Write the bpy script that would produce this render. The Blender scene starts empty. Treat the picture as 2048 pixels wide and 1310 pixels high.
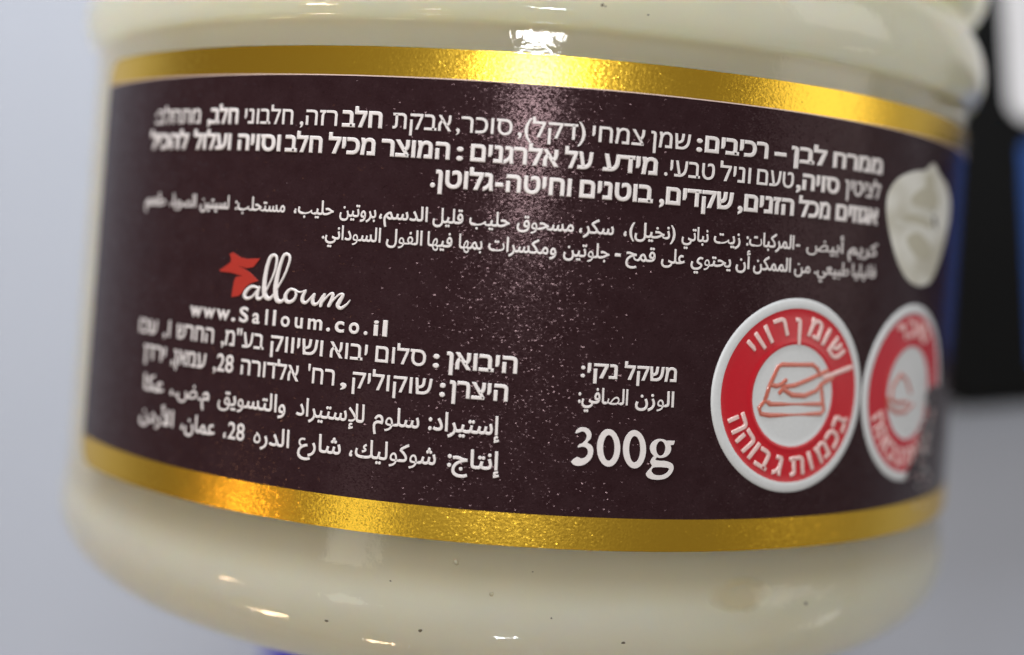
import bpy, math, random
from mathutils import Vector, Matrix
from mathutils.geometry import delaunay_2d_cdt

random.seed(7)
SC = bpy.context.scene
COL = SC.collection
MM = 0.001
R = 32.0                                   # radius of the jar where the label sits, mm
CAM = {"D": 2.9339836759781566, "M": [[0.9974, -0.0026, -0.0716], [0.0069, 0.9982, 0.06], [0.0714, -0.0603, 0.9956]], "f": 2414.439, "k": -0.0264}
KT = CAM['k']                              # slight taper of the jar wall

# The jar lies on its side on a table: its axis is world +Y, the camera looks down on it (world -Z).
def jw(x, y, z):                           # jar frame (x right, y away from the camera, z along the axis), in radii -> world
    return Vector((x, z, -y)) * R * MM

# ---------------------------------------------------------------- camera
cam = bpy.data.cameras.new('camera')
camo = bpy.data.objects.new('camera', cam)
COL.objects.link(camo)
SC.camera = camo
Mc = CAM['M']
colv = lambda i: Vector((Mc[0][i], Mc[2][i], -Mc[1][i]))
right, fwd, up = colv(0), colv(1), colv(2)
mw = Matrix((right, up, -fwd)).transposed().to_4x4()
mw.translation = jw(0, -CAM['D'], 0)
camo.matrix_world = mw
cam.sensor_width = 36.0
cam.lens = CAM['f'] / 2048 * 36.0
cam.clip_start = 0.002
cam.clip_end = 20
cam.dof.use_dof = True
cam.dof.focus_distance = 1.972 * R * MM
cam.dof.aperture_fstop = (cam.lens * 0.001) / (0.118 * R * MM)

# ---------------------------------------------------------------- room light and lamps
wd = bpy.data.worlds.new('World')
SC.world = wd
wd.use_nodes = True
bg = wd.node_tree.nodes['Background']
bg.inputs[0].default_value = (1.0, 0.87, 0.74, 1)
bg.inputs[1].default_value = 0.19

def lamp(name, az, el, dist, w, h, radiance, color, target=(0, 0, 0)):
    """area lamp seen from the jar at azimuth az (right positive) and elevation el along the jar axis, degrees"""
    a, e = math.radians(az), math.radians(el)
    p = jw(math.sin(a) * math.cos(e) * dist, -math.cos(a) * math.cos(e) * dist, math.sin(e) * dist)
    l = bpy.data.lights.new(name, 'AREA')
    l.shape = 'RECTANGLE'
    l.size = w * R * MM
    l.size_y = h * R * MM
    l.color = color
    l.energy = radiance * math.pi * l.size * l.size_y
    o = bpy.data.objects.new(name, l)
    COL.objects.link(o)
    o.location = p
    o.rotation_euler = (jw(*target) - p).to_track_quat('-Z', 'Y').to_euler()
    return o

lamp('ceiling_lamp', 0.5, 9.3, 22, 3.3, 1.7, 92, (1.0, 0.99, 0.97))
lamp('ceiling_lamp', 4, -46, 26, 1.7, 1.0, 60, (0.93, 0.97, 1.0))
lamp('added_softbox', -40, 66, 8.5, 6.8, 5.2, 12.0, (0.97, 0.985, 1.0))  # unseen softbox added for broad light from the upper left
lamp('window_light', 73, 13, 24, 13, 12, 1.5, (1.0, 0.96, 0.90))
lamp('window_light', 86, -25, 24, 5, 1.7, 2.0, (1.0, 0.98, 0.95))
lamp('gold_band_fill', -33, -11, 24, 5.5, 4, 2.2, (1.0, 0.97, 0.86))  # unseen dim panel added to brighten the lower gold band
lamp('warm_spot_lamp', -62.8, -15, 24, 1.4, 1.4, 40, (1.0, 0.60, 0.34))
lamp('warm_spot_lamp', -68, -47, 24, 1.9, 1.9, 50, (1.0, 0.66, 0.40))
lamp('warm_spot_lamp', -52, -68, 24, 1.3, 1.3, 46, (1.0, 0.66, 0.40))

SC.view_settings.view_transform = 'Standard'
SC.view_settings.look = 'None'
SC.view_settings.exposure = 0.0
SC.view_settings.gamma = 1.0

# ---------------------------------------------------------------- materials
def mat(name):
    m = bpy.data.materials.new(name)
    m.use_nodes = True
    nt = m.node_tree
    return m, nt, nt.nodes['Principled BSDF']

def ramp(nt, fac, c0, c1, p0=0.0, p1=1.0):
    r = nt.nodes.new('ShaderNodeValToRGB')
    r.color_ramp.elements[0].position = p0
    r.color_ramp.elements[1].position = p1
    r.color_ramp.elements[0].color = (*c0, 1)
    r.color_ramp.elements[1].color = (*c1, 1)
    nt.links.new(fac, r.inputs[0])
    return r.outputs[0]

def noise(nt, scale, detail=3, rough=.5, stretch=(1, 1, 1)):
    tc = nt.nodes.new('ShaderNodeTexCoord')
    mp = nt.nodes.new('ShaderNodeMapping')
    mp.inputs['Scale'].default_value = stretch
    n = nt.nodes.new('ShaderNodeTexNoise')
    n.inputs['Scale'].default_value = scale
    n.inputs['Detail'].default_value = detail
    n.inputs['Roughness'].default_value = rough
    nt.links.new(tc.outputs['Object'], mp.inputs[0])
    nt.links.new(mp.outputs[0], n.inputs['Vector'])
    return n

def bump(nt, height, dist, strength=1.0, normal=None):
    b = nt.nodes.new('ShaderNodeBump')
    b.inputs['Distance'].default_value = dist
    b.inputs['Strength'].default_value = strength
    nt.links.new(height, b.inputs['Height'])
    if normal is not None:
        nt.links.new(normal, b.inputs['Normal'])
    return b.outputs[0]

def flake_normal(nt, stretch, amount, dense, base=.05):
    """grain of the foil film: every tiny cell leans its own way, a few of them a lot"""
    tc = nt.nodes.new('ShaderNodeTexCoord')
    mp = nt.nodes.new('ShaderNodeMapping')
    mp.inputs['Scale'].default_value = stretch
    nt.links.new(tc.outputs['Object'], mp.inputs[0])
    warp = nt.nodes.new('ShaderNodeTexNoise')
    warp.inputs['Scale'].default_value = .8
    nt.links.new(mp.outputs[0], warp.inputs['Vector'])
    wv = nt.nodes.new('ShaderNodeVectorMath'); wv.operation = 'MULTIPLY_ADD'
    wv.inputs[1].default_value = (1.6, 1.6, 1.6)
    nt.links.new(warp.outputs['Color'], wv.inputs[0])
    nt.links.new(mp.outputs[0], wv.inputs[2])
    v = nt.nodes.new('ShaderNodeTexVoronoi')
    v.inputs['Scale'].default_value = 1.0
    nt.links.new(wv.outputs[0], v.inputs['Vector'])
    s = nt.nodes.new('ShaderNodeVectorMath'); s.operation = 'SUBTRACT'
    s.inputs[1].default_value = (.5, .5, .5)
    nt.links.new(v.outputs['Color'], s.inputs[0])
    wn = nt.nodes.new('ShaderNodeTexWhiteNoise')
    nt.links.new(v.outputs['Color'], wn.inputs['Vector'])
    pw = nt.nodes.new('ShaderNodeMath'); pw.operation = 'POWER'
    pw.inputs[1].default_value = dense
    nt.links.new(wn.outputs['Value'], pw.inputs[0])
    am = nt.nodes.new('ShaderNodeMath'); am.operation = 'MULTIPLY_ADD'
    am.inputs[1].default_value = amount
    am.inputs[2].default_value = base
    nt.links.new(pw.outputs[0], am.inputs[0])
    sc = nt.nodes.new('ShaderNodeVectorMath'); sc.operation = 'SCALE'
    nt.links.new(s.outputs[0], sc.inputs[0])
    nt.links.new(am.outputs[0], sc.inputs['Scale'])
    ge = nt.nodes.new('ShaderNodeNewGeometry')
    ad = nt.nodes.new('ShaderNodeVectorMath'); ad.operation = 'ADD'
    nt.links.new(ge.outputs['Normal'], ad.inputs[0])
    nt.links.new(sc.outputs[0], ad.inputs[1])
    no = nt.nodes.new('ShaderNodeVectorMath'); no.operation = 'NORMALIZE'
    nt.links.new(ad.outputs[0], no.inputs[0])
    return no.outputs[0]

# cream spread seen through the clear jar wall: soft body under a glossy coat
M_JAR, nt, p = mat('cream_behind_clear_wall')
n = noise(nt, 55, 3, .5, (1, 1.6, 1))
p.inputs['Base Color'].default_value = (.70, .655, .47, 1)
n1 = noise(nt, 260, 2, .5)
n2 = noise(nt, 1700, 2, .6)
b1 = bump(nt, n1.outputs[0], .00022, .5)
b2 = bump(nt, n2.outputs[0], .00004, .3, b1)
cr1 = ramp(nt, n.outputs[0], (.945, .905, .70), (.965, .935, .755), .35, .65)
# label's shade painted olive into the cream round it; heel tinted for thick wall
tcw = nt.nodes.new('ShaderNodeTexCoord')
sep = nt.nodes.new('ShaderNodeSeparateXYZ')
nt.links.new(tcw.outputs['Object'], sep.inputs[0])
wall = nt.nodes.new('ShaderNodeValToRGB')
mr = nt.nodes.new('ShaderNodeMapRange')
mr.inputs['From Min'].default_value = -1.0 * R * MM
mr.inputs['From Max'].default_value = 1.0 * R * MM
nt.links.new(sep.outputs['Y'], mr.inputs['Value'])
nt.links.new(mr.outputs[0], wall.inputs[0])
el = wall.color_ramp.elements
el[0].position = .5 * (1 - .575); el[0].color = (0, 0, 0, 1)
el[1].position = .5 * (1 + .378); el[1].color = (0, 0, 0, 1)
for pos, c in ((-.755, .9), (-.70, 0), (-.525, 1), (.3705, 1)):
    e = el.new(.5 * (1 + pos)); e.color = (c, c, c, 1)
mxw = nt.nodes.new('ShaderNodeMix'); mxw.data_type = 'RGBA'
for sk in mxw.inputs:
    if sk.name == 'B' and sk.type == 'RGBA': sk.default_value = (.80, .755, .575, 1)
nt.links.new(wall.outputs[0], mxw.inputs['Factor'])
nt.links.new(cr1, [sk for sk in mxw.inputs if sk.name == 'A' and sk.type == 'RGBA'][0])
# a yellow oily pocket in the cream low on the wall, soft at its rim
def soft_spot(color_socket, u, v, ru, rv, col):
    a = u / R
    cen = (R * MM * math.sin(a), v * MM, R * MM * math.cos(a))
    t = nt.nodes.new('ShaderNodeTexCoord')
    sb = nt.nodes.new('ShaderNodeVectorMath'); sb.operation = 'SUBTRACT'; sb.inputs[1].default_value = cen
    nt.links.new(t.outputs['Object'], sb.inputs[0])
    wn = noise(nt, 700, 2, .5)
    ws = nt.nodes.new('ShaderNodeVectorMath'); ws.operation = 'MULTIPLY_ADD'
    ws.inputs[1].default_value = (.0007, .0007, .0007)
    nt.links.new(wn.outputs['Color'], ws.inputs[0]); nt.links.new(sb.outputs[0], ws.inputs[2])
    dv = nt.nodes.new('ShaderNodeVectorMath'); dv.operation = 'DIVIDE'
    dv.inputs[1].default_value = (ru * MM, rv * MM, ru * MM)
    nt.links.new(ws.outputs[0], dv.inputs[0])
    ln = nt.nodes.new('ShaderNodeVectorMath'); ln.operation = 'LENGTH'
    nt.links.new(dv.outputs[0], ln.inputs[0])
    f = ramp(nt, ln.outputs['Value'], (1, 1, 1), (0, 0, 0), .62, 1.0)
    soft_spot.mask = f
    m = nt.nodes.new('ShaderNodeMix'); m.data_type = 'RGBA'
    nt.links.new(f, m.inputs['Factor'])
    A = [k for k in m.inputs if k.type == 'RGBA' and k.name == 'A'][0]
    B = [k for k in m.inputs if k.type == 'RGBA' and k.name == 'B'][0]
    nt.links.new(color_socket, A); B.default_value = (*col, 1)
    return [k for k in m.outputs if k.type == 'RGBA'][0]
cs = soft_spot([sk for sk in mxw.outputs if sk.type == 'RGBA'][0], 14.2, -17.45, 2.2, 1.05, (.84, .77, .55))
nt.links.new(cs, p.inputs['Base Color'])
nt.links.new(bump(nt, soft_spot.mask, .0004, .8), p.inputs['Normal'])
p.inputs['Roughness'].default_value = .5
p.inputs['Subsurface Weight'].default_value = 1.0
p.inputs['Subsurface Radius'].default_value = (1.0, .9, .7)
p.inputs['Subsurface Scale'].default_value = .006
p.inputs['Specular IOR Level'].default_value = .1

# clear wall of the jar
M_WALL, nt, p = mat('clear_jar_wall')
p.inputs['Base Color'].default_value = (1, 1, 1, 1)
p.inputs['Transmission Weight'].default_value = 1.0
p.inputs['IOR'].default_value = 1.5
p.inputs['Roughness'].default_value = .02
n1 = noise(nt, 260, 2, .5)
n2 = noise(nt, 1700, 2, .6)
b1 = bump(nt, n1.outputs[0], .00018, .5)
nt.links.new(bump(nt, n2.outputs[0], .00004, .3, b1), p.inputs['Normal'])

M_POCKET, nt, p = mat('yellow_cream_pocket')
tc = nt.nodes.new('ShaderNodeTexCoord')
n = noise(nt, 400, 3, .6)
nt.links.new(ramp(nt, n.outputs[0], (.60, .50, .27), (.66, .57, .34), .35, .65), p.inputs['Base Color'])
p.inputs['Roughness'].default_value = .5
p.inputs['Subsurface Weight'].default_value = 1.0
p.inputs['Subsurface Radius'].default_value = (1.0, .9, .7)
p.inputs['Subsurface Scale'].default_value = .001
p.inputs['Coat Weight'].default_value = 1.0
p.inputs['Coat Roughness'].default_value = .04

M_SPECK, nt, p = mat('dark_speck')
p.inputs['Base Color'].default_value = (.16, .13, .08, 1)
p.inputs['Roughness'].default_value = .3

M_BROWN, nt, p = mat('dark_brown_foil_print')
n = noise(nt, 900, 4, .6)
nt.links.new(ramp(nt, n.outputs[0], (.023, .0102, .0122), (.030, .0150, .0176), .3, .7), p.inputs['Base Color'])
p.inputs['Roughness'].default_value = .155
p.inputs['Specular IOR Level'].default_value = .13
p.inputs['Specular Tint'].default_value = (1, .68, .73, 1)
fn = flake_normal(nt, (11500, 19000, 11500), .62, 2.6, .022)
n3 = noise(nt, 6500, 2, .5, (1, 1.7, 1))
nt.links.new(bump(nt, n3.outputs[0], .00003, .12, fn), p.inputs['Normal'])

M_GOLD, nt, p = mat('gold_foil')
p.inputs['Base Color'].default_value = (.90, .575, .06, 1)
p.inputs['Metallic'].default_value = 1.0
p.inputs['Roughness'].default_value = .27
fn = flake_normal(nt, (12000, 16000, 12000), .17, 3, .02)
n3 = noise(nt, 6500, 2, .5)
nt.links.new(bump(nt, n3.outputs[0], .00003, .30, fn), p.inputs['Normal'])

def ink(name, col, rough=.4, grain=.02, coat=0.0):
    m, nt, p = mat(name)
    n = noise(nt, 6000, 3, .6)
    c0 = tuple(max(0, c * .93) for c in col)
    nt.links.new(ramp(nt, n.outputs[0], c0, col, .3, .7), p.inputs['Base Color'])
    p.inputs['Roughness'].default_value = rough
    p.inputs['Coat Weight'].default_value = coat
    p.inputs['Coat Roughness'].default_value = .15
    nt.links.new(bump(nt, n.outputs[0], .00002, grain * 10), p.inputs['Normal'])
    return m

M_WHITE = ink('white_raised_ink', (.72, .68, .68), .38)
M_LINE = ink('pale_edge_line', (.72, .55, .50), .4)
M_RED = ink('red_ink', (.50, .009, .021), .24)
M_STARRED = ink('logo_red_ink', (.37, .020, .011), .5)
M_EWHITE = ink('emblem_white_ink', (.60, .62, .64), .4)
M_EPINK = ink('emblem_letter_ink', (.74, .52, .50), .3, .02, .5)
M_ICON = ink('icon_outline_ink', (.50, .13, .09), .22, .02, .6)
M_CREAM = ink('cream_print', (.55, .55, .50), .4)
_nt = M_CREAM.node_tree
_n = noise(_nt, 330, 1, .3, (1, 1.5, 1))
_nt.links.new(ramp(_nt, _n.outputs[0], (.50, .485, .41), (.68, .68, .635), .36, .62), _nt.nodes['Principled BSDF'].inputs['Base Color'])
M_CREAMD = ink('cream_print_shade', (.47, .45, .355), .45)
M_CREAML = ink('cream_print_light', (.62, .62, .56), .45)

M_TABLE, nt, p = mat('table_top_laminate')
n = noise(nt, 9, 4, .55)
nt.links.new(ramp(nt, n.outputs[0], (.37, .405, .485), (.405, .44, .52), .3, .7), p.inputs['Base Color'])
p.inputs['Roughness'].default_value = .55
nb = noise(nt, 3000, 2, .5)
nt.links.new(bump(nt, nb.outputs[0], .00004, .3), p.inputs['Normal'])

def plain(name, col, rough):
    m, nt, p = mat(name)
    n = noise(nt, 60, 3, .5)
    nt.links.new(ramp(nt, n.outputs[0], tuple(c * .88 for c in col), col, .3, .7), p.inputs['Base Color'])
    p.inputs['Roughness'].default_value = rough
    return m
M_BLACK = plain('black_carton', (.0022, .0025, .0029), .5)
M_BLACK.node_tree.nodes['Principled BSDF'].inputs['Specular IOR Level'].default_value = .1
M_BOXWHITE = plain('white_carton_print', (.66, .66, .69), .5)
M_BOXBLUE = plain('blue_carton_print', (.006, .060, .27), .45)
M_NAVY = plain('navy_blue_carton', (.035, .03, .42), .5)

# ---------------------------------------------------------------- object helpers
def link(name, verts, faces, mats, parent=None, smooth=False, mi=None):
    me = bpy.data.meshes.new(name)
    me.from_pydata([tuple(v) for v in verts], [], faces)
    for m in (mats if isinstance(mats, (list, tuple)) else [mats]):
        me.materials.append(m)
    if mi:
        me.polygons.foreach_set('material_index', mi)
    if smooth:
        me.polygons.foreach_set('use_smooth', [True] * len(me.polygons))
    me.update()
    o = bpy.data.objects.new(name, me)
    COL.objects.link(o)
    if parent is not None:
        o.parent = parent
        base = Vector((0, 0, 0))
        q = parent
        while q is not None:
            base += q.location
            q = q.parent
        o.location = -base
    return o

def thing(name, label, cat, loc):
    o = bpy.data.objects.new(name, None)
    COL.objects.link(o)
    o.location = loc
    o.empty_display_size = .01
    o['label'] = label
    o['category'] = cat
    return o

def wrap(u, v, h):                         # label surface: u along the girth, v along the axis, h outwards; mm -> world m
    a = u / R
    r = (R + KT * v + h) * MM
    return (r * math.sin(a), v * MM, r * math.cos(a))

class MB:
    def __init__(s): s.v, s.f, s.m = [], [], []
    def add(s, vs, fs, mi=0):
        o = len(s.v)
        s.v += vs
        s.f += [tuple(i + o for i in f) for f in fs]
        s.m += [mi] * len(fs)
    def obj(s, name, mats, parent, smooth=False):
        return link(name, [wrap(*p) for p in s.v], s.f, mats, parent, smooth, s.m)

DG = lambda: bpy.context.evaluated_depsgraph_get()
def loops_of(body):
    """closed outlines of a piece of text in the built-in font (em units)"""
    c = bpy.data.curves.new('letter_source', 'FONT')
    c.body = body
    c.size = 1.0
    c.resolution_u = 4
    c.fill_mode = 'NONE'
    o = bpy.data.objects.new('letter_source', c)
    COL.objects.link(o)
    bpy.context.view_layer.update()
    me = bpy.data.meshes.new_from_object(o.evaluated_get(DG()))
    co = [(v.co.x, v.co.y) for v in me.vertices]
    nb = {}
    for e in me.edges:
        a, b = e.vertices
        nb.setdefault(a, []).append(b)
        nb.setdefault(b, []).append(a)
    out, seen = [], set()
    for st in nb:
        if st in seen: continue
        lp, prev, cur = [], None, st
        while cur not in seen:
            seen.add(cur)
            lp.append(co[cur])
            nx = [q for q in nb[cur] if q != prev]
            prev, cur = cur, (nx[0] if nx else cur)
        cl = [p for i, p in enumerate(lp) if (Vector(p) - Vector(lp[i - 1])).length > 1e-4]
        if len(cl) > 2: out.append(cl)
    bpy.data.objects.remove(o)
    bpy.data.curves.remove(c)
    bpy.data.meshes.remove(me)
    return out

def inside(p, loops):
    n = 0
    for lp in loops:
        for i in range(len(lp)):
            (x0, y0), (x1, y1) = lp[i - 1], lp[i]
            if (y0 > p[1]) != (y1 > p[1]) and p[0] < x0 + (p[1] - y0) * (x1 - x0) / (y1 - y0):
                n += 1
    return n % 2 == 1

def relief(loops, grow, height):
    """filled outlines as a raised pad: flat top, rounded shoulder that reaches 'grow' beyond the outline"""
    vs, fs, edges, pts = [], [], [], []
    for lp in loops:
        o = len(pts)
        pts += [Vector(p) for p in lp]
        edges += [(o + i, o + (i + 1) % len(lp)) for i in range(len(lp))]
    ov, oe, of, _, _, _ = delaunay_2d_cdt(pts, edges, [], 1, 1e-6)
    top = [(p.x, p.y, height) for p in ov]
    tri = []
    for f in of:
        c = (sum(ov[i].x for i in f) / len(f), sum(ov[i].y for i in f) / len(f))
        if inside(c, loops): tri.append(tuple(f))
    vs += top
    fs += tri
    for lp in loops:
        n = len(lp)
        area = sum(lp[i - 1][0] * lp[i][1] - lp[i][0] * lp[i - 1][1] for i in range(n))
        nrm = []
        for i in range(n):
            a, b, c = Vector(lp[i - 1]), Vector(lp[i]), Vector(lp[(i + 1) % n])
            d1, d2 = (b - a).normalized(), (c - b).normalized()
            m = Vector((d1.y + d2.y, -(d1.x + d2.x)))
            m = m.normalized() if m.length > 1e-6 else Vector((d1.y, -d1.x))
            k = 1 / max(.55, m.dot(Vector((d1.y, -d1.x))))
            nrm.append(m * k)
        # outward must point away from the ink
        i = max(range(n), key=lambda q: (Vector(lp[q]) - Vector(lp[q - 1])).length)
        a, b = Vector(lp[i - 1]), Vector(lp[i])
        d = (b - a).normalized()
        test = (a + b) / 2 + Vector((d.y, -d.x)) * 1e-3 * (1 if height < .2 and grow < .05 else 1)
        sgn = -1 if inside(test, loops) else 1
        rows = []
        for g, h in ((0, height), (.7 * grow, height * .8), (grow, 0)):
            rows.append(len(vs))
            vs += [(p[0] + m.x * g * sgn, p[1] + m.y * g * sgn, h) for p, m in zip(lp, nrm)]
        for r0, r1 in zip(rows, rows[1:]):
            for i in range(n):
                q = (r0 + i, r0 + (i + 1) % n, r1 + (i + 1) % n, r1 + i)
                fs.append(q if sgn < 0 else q[::-1])
    return vs, fs

GL = {}
def glyph(ch, bevel):
    """one character of the built-in font as a raised pad: vertices, faces, advance (em)"""
    key = (ch, bevel)
    if key not in GL:
        if 'bar' not in GL: GL['bar'] = max(p[0] for lp in loops_of('|') for p in lp)
        lps = loops_of(ch)
        adv = max(p[0] for lp in loops_of(ch + '|') for p in lp) - GL['bar']
        v, f = relief(lps, bevel, .016 + bevel)
        GL[key] = (v, f, adv)
    return GL[key]

def glyph_top(ch):
    return max(p[1] for p in glyph(ch, 0.012)[0])
REF = {'H': glyph_top('\u05dd'), 'A': glyph_top('\ufe8d'), 'L': glyph_top('l')}

def word(mb, text, u0, u1, v0, scr, height, weight, lift=0.0):
    s = height / REF[scr]
    bev = .010 + .026 * weight
    vs, x, lo, hi = [], 0.0, 1e9, -1e9
    for k, ch in enumerate(text):
        if ch == ' ':
            x += .25
            continue
        v, f, adv = glyph(ch, round(bev, 4))
        stag = (k % 2) * .008
        vs.append(([(a + x, b, c + stag) for a, b, c in v], f))
        lo = min(lo, min(a for a, _, _ in v) + x)
        hi = max(hi, max(a for a, _, _ in v) + x)
        x += adv
    sx = (u1 - u0) / (hi - lo)
    for v, f in vs:
        mb.add([(u0 + (a - lo) * sx, v0 + b * s, lift + max(0, c) * s * .9) for a, b, c in v], f)

def outline(mb, loops, grow, lift=0.0, mi=0, h=None):
    v, f = relief(loops, grow, grow + .01 if h is None else h)
    mb.add([(a, b, lift + z) for a, b, z in v], f, mi)

def ribbon(mb, pts, h, lift=0.0, mi=0):
    """raised stroke of varying width with round ends"""
    P = [Vector((p[0], p[1])) for p in pts]
    W = [p[2] for p in pts]
    T = []
    for i in range(len(P)):
        d = P[min(i + 1, len(P) - 1)] - P[max(i - 1, 0)]
        T.append(d.normalized() if d.length > 1e-9 else Vector((1, 0)))
    rows = []
    for t in (-.98, -.8, -.45):
        rows.append((P[0] + T[0] * t * W[0] / 2, T[0], W[0] * math.sqrt(1 - t * t)))
    rows += list(zip(P, T, W))
    for t in (.45, .8, .98):
        rows.append((P[-1] + T[-1] * t * W[-1] / 2, T[-1], W[-1] * math.sqrt(1 - t * t)))
    prof = [(-.5, 0), (-.42, .62), (-.2, .95), (0, 1), (.2, .95), (.42, .62), (.5, 0)]
    vs, fs = [], []
    for c, t, w in rows:
        nrm = Vector((-t.y, t.x))
        for a, b in prof:
            q = c + nrm * a * w
            vs.append((q.x, q.y, lift + b * h))
    m = len(prof)
    for i in range(len(rows) - 1):
        for j in range(m - 1):
            fs.append((i * m + j, i * m + j + 1, (i + 1) * m + j + 1, (i + 1) * m + j))
    mb.add(vs, [f[::-1] for f in fs], mi)

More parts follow.
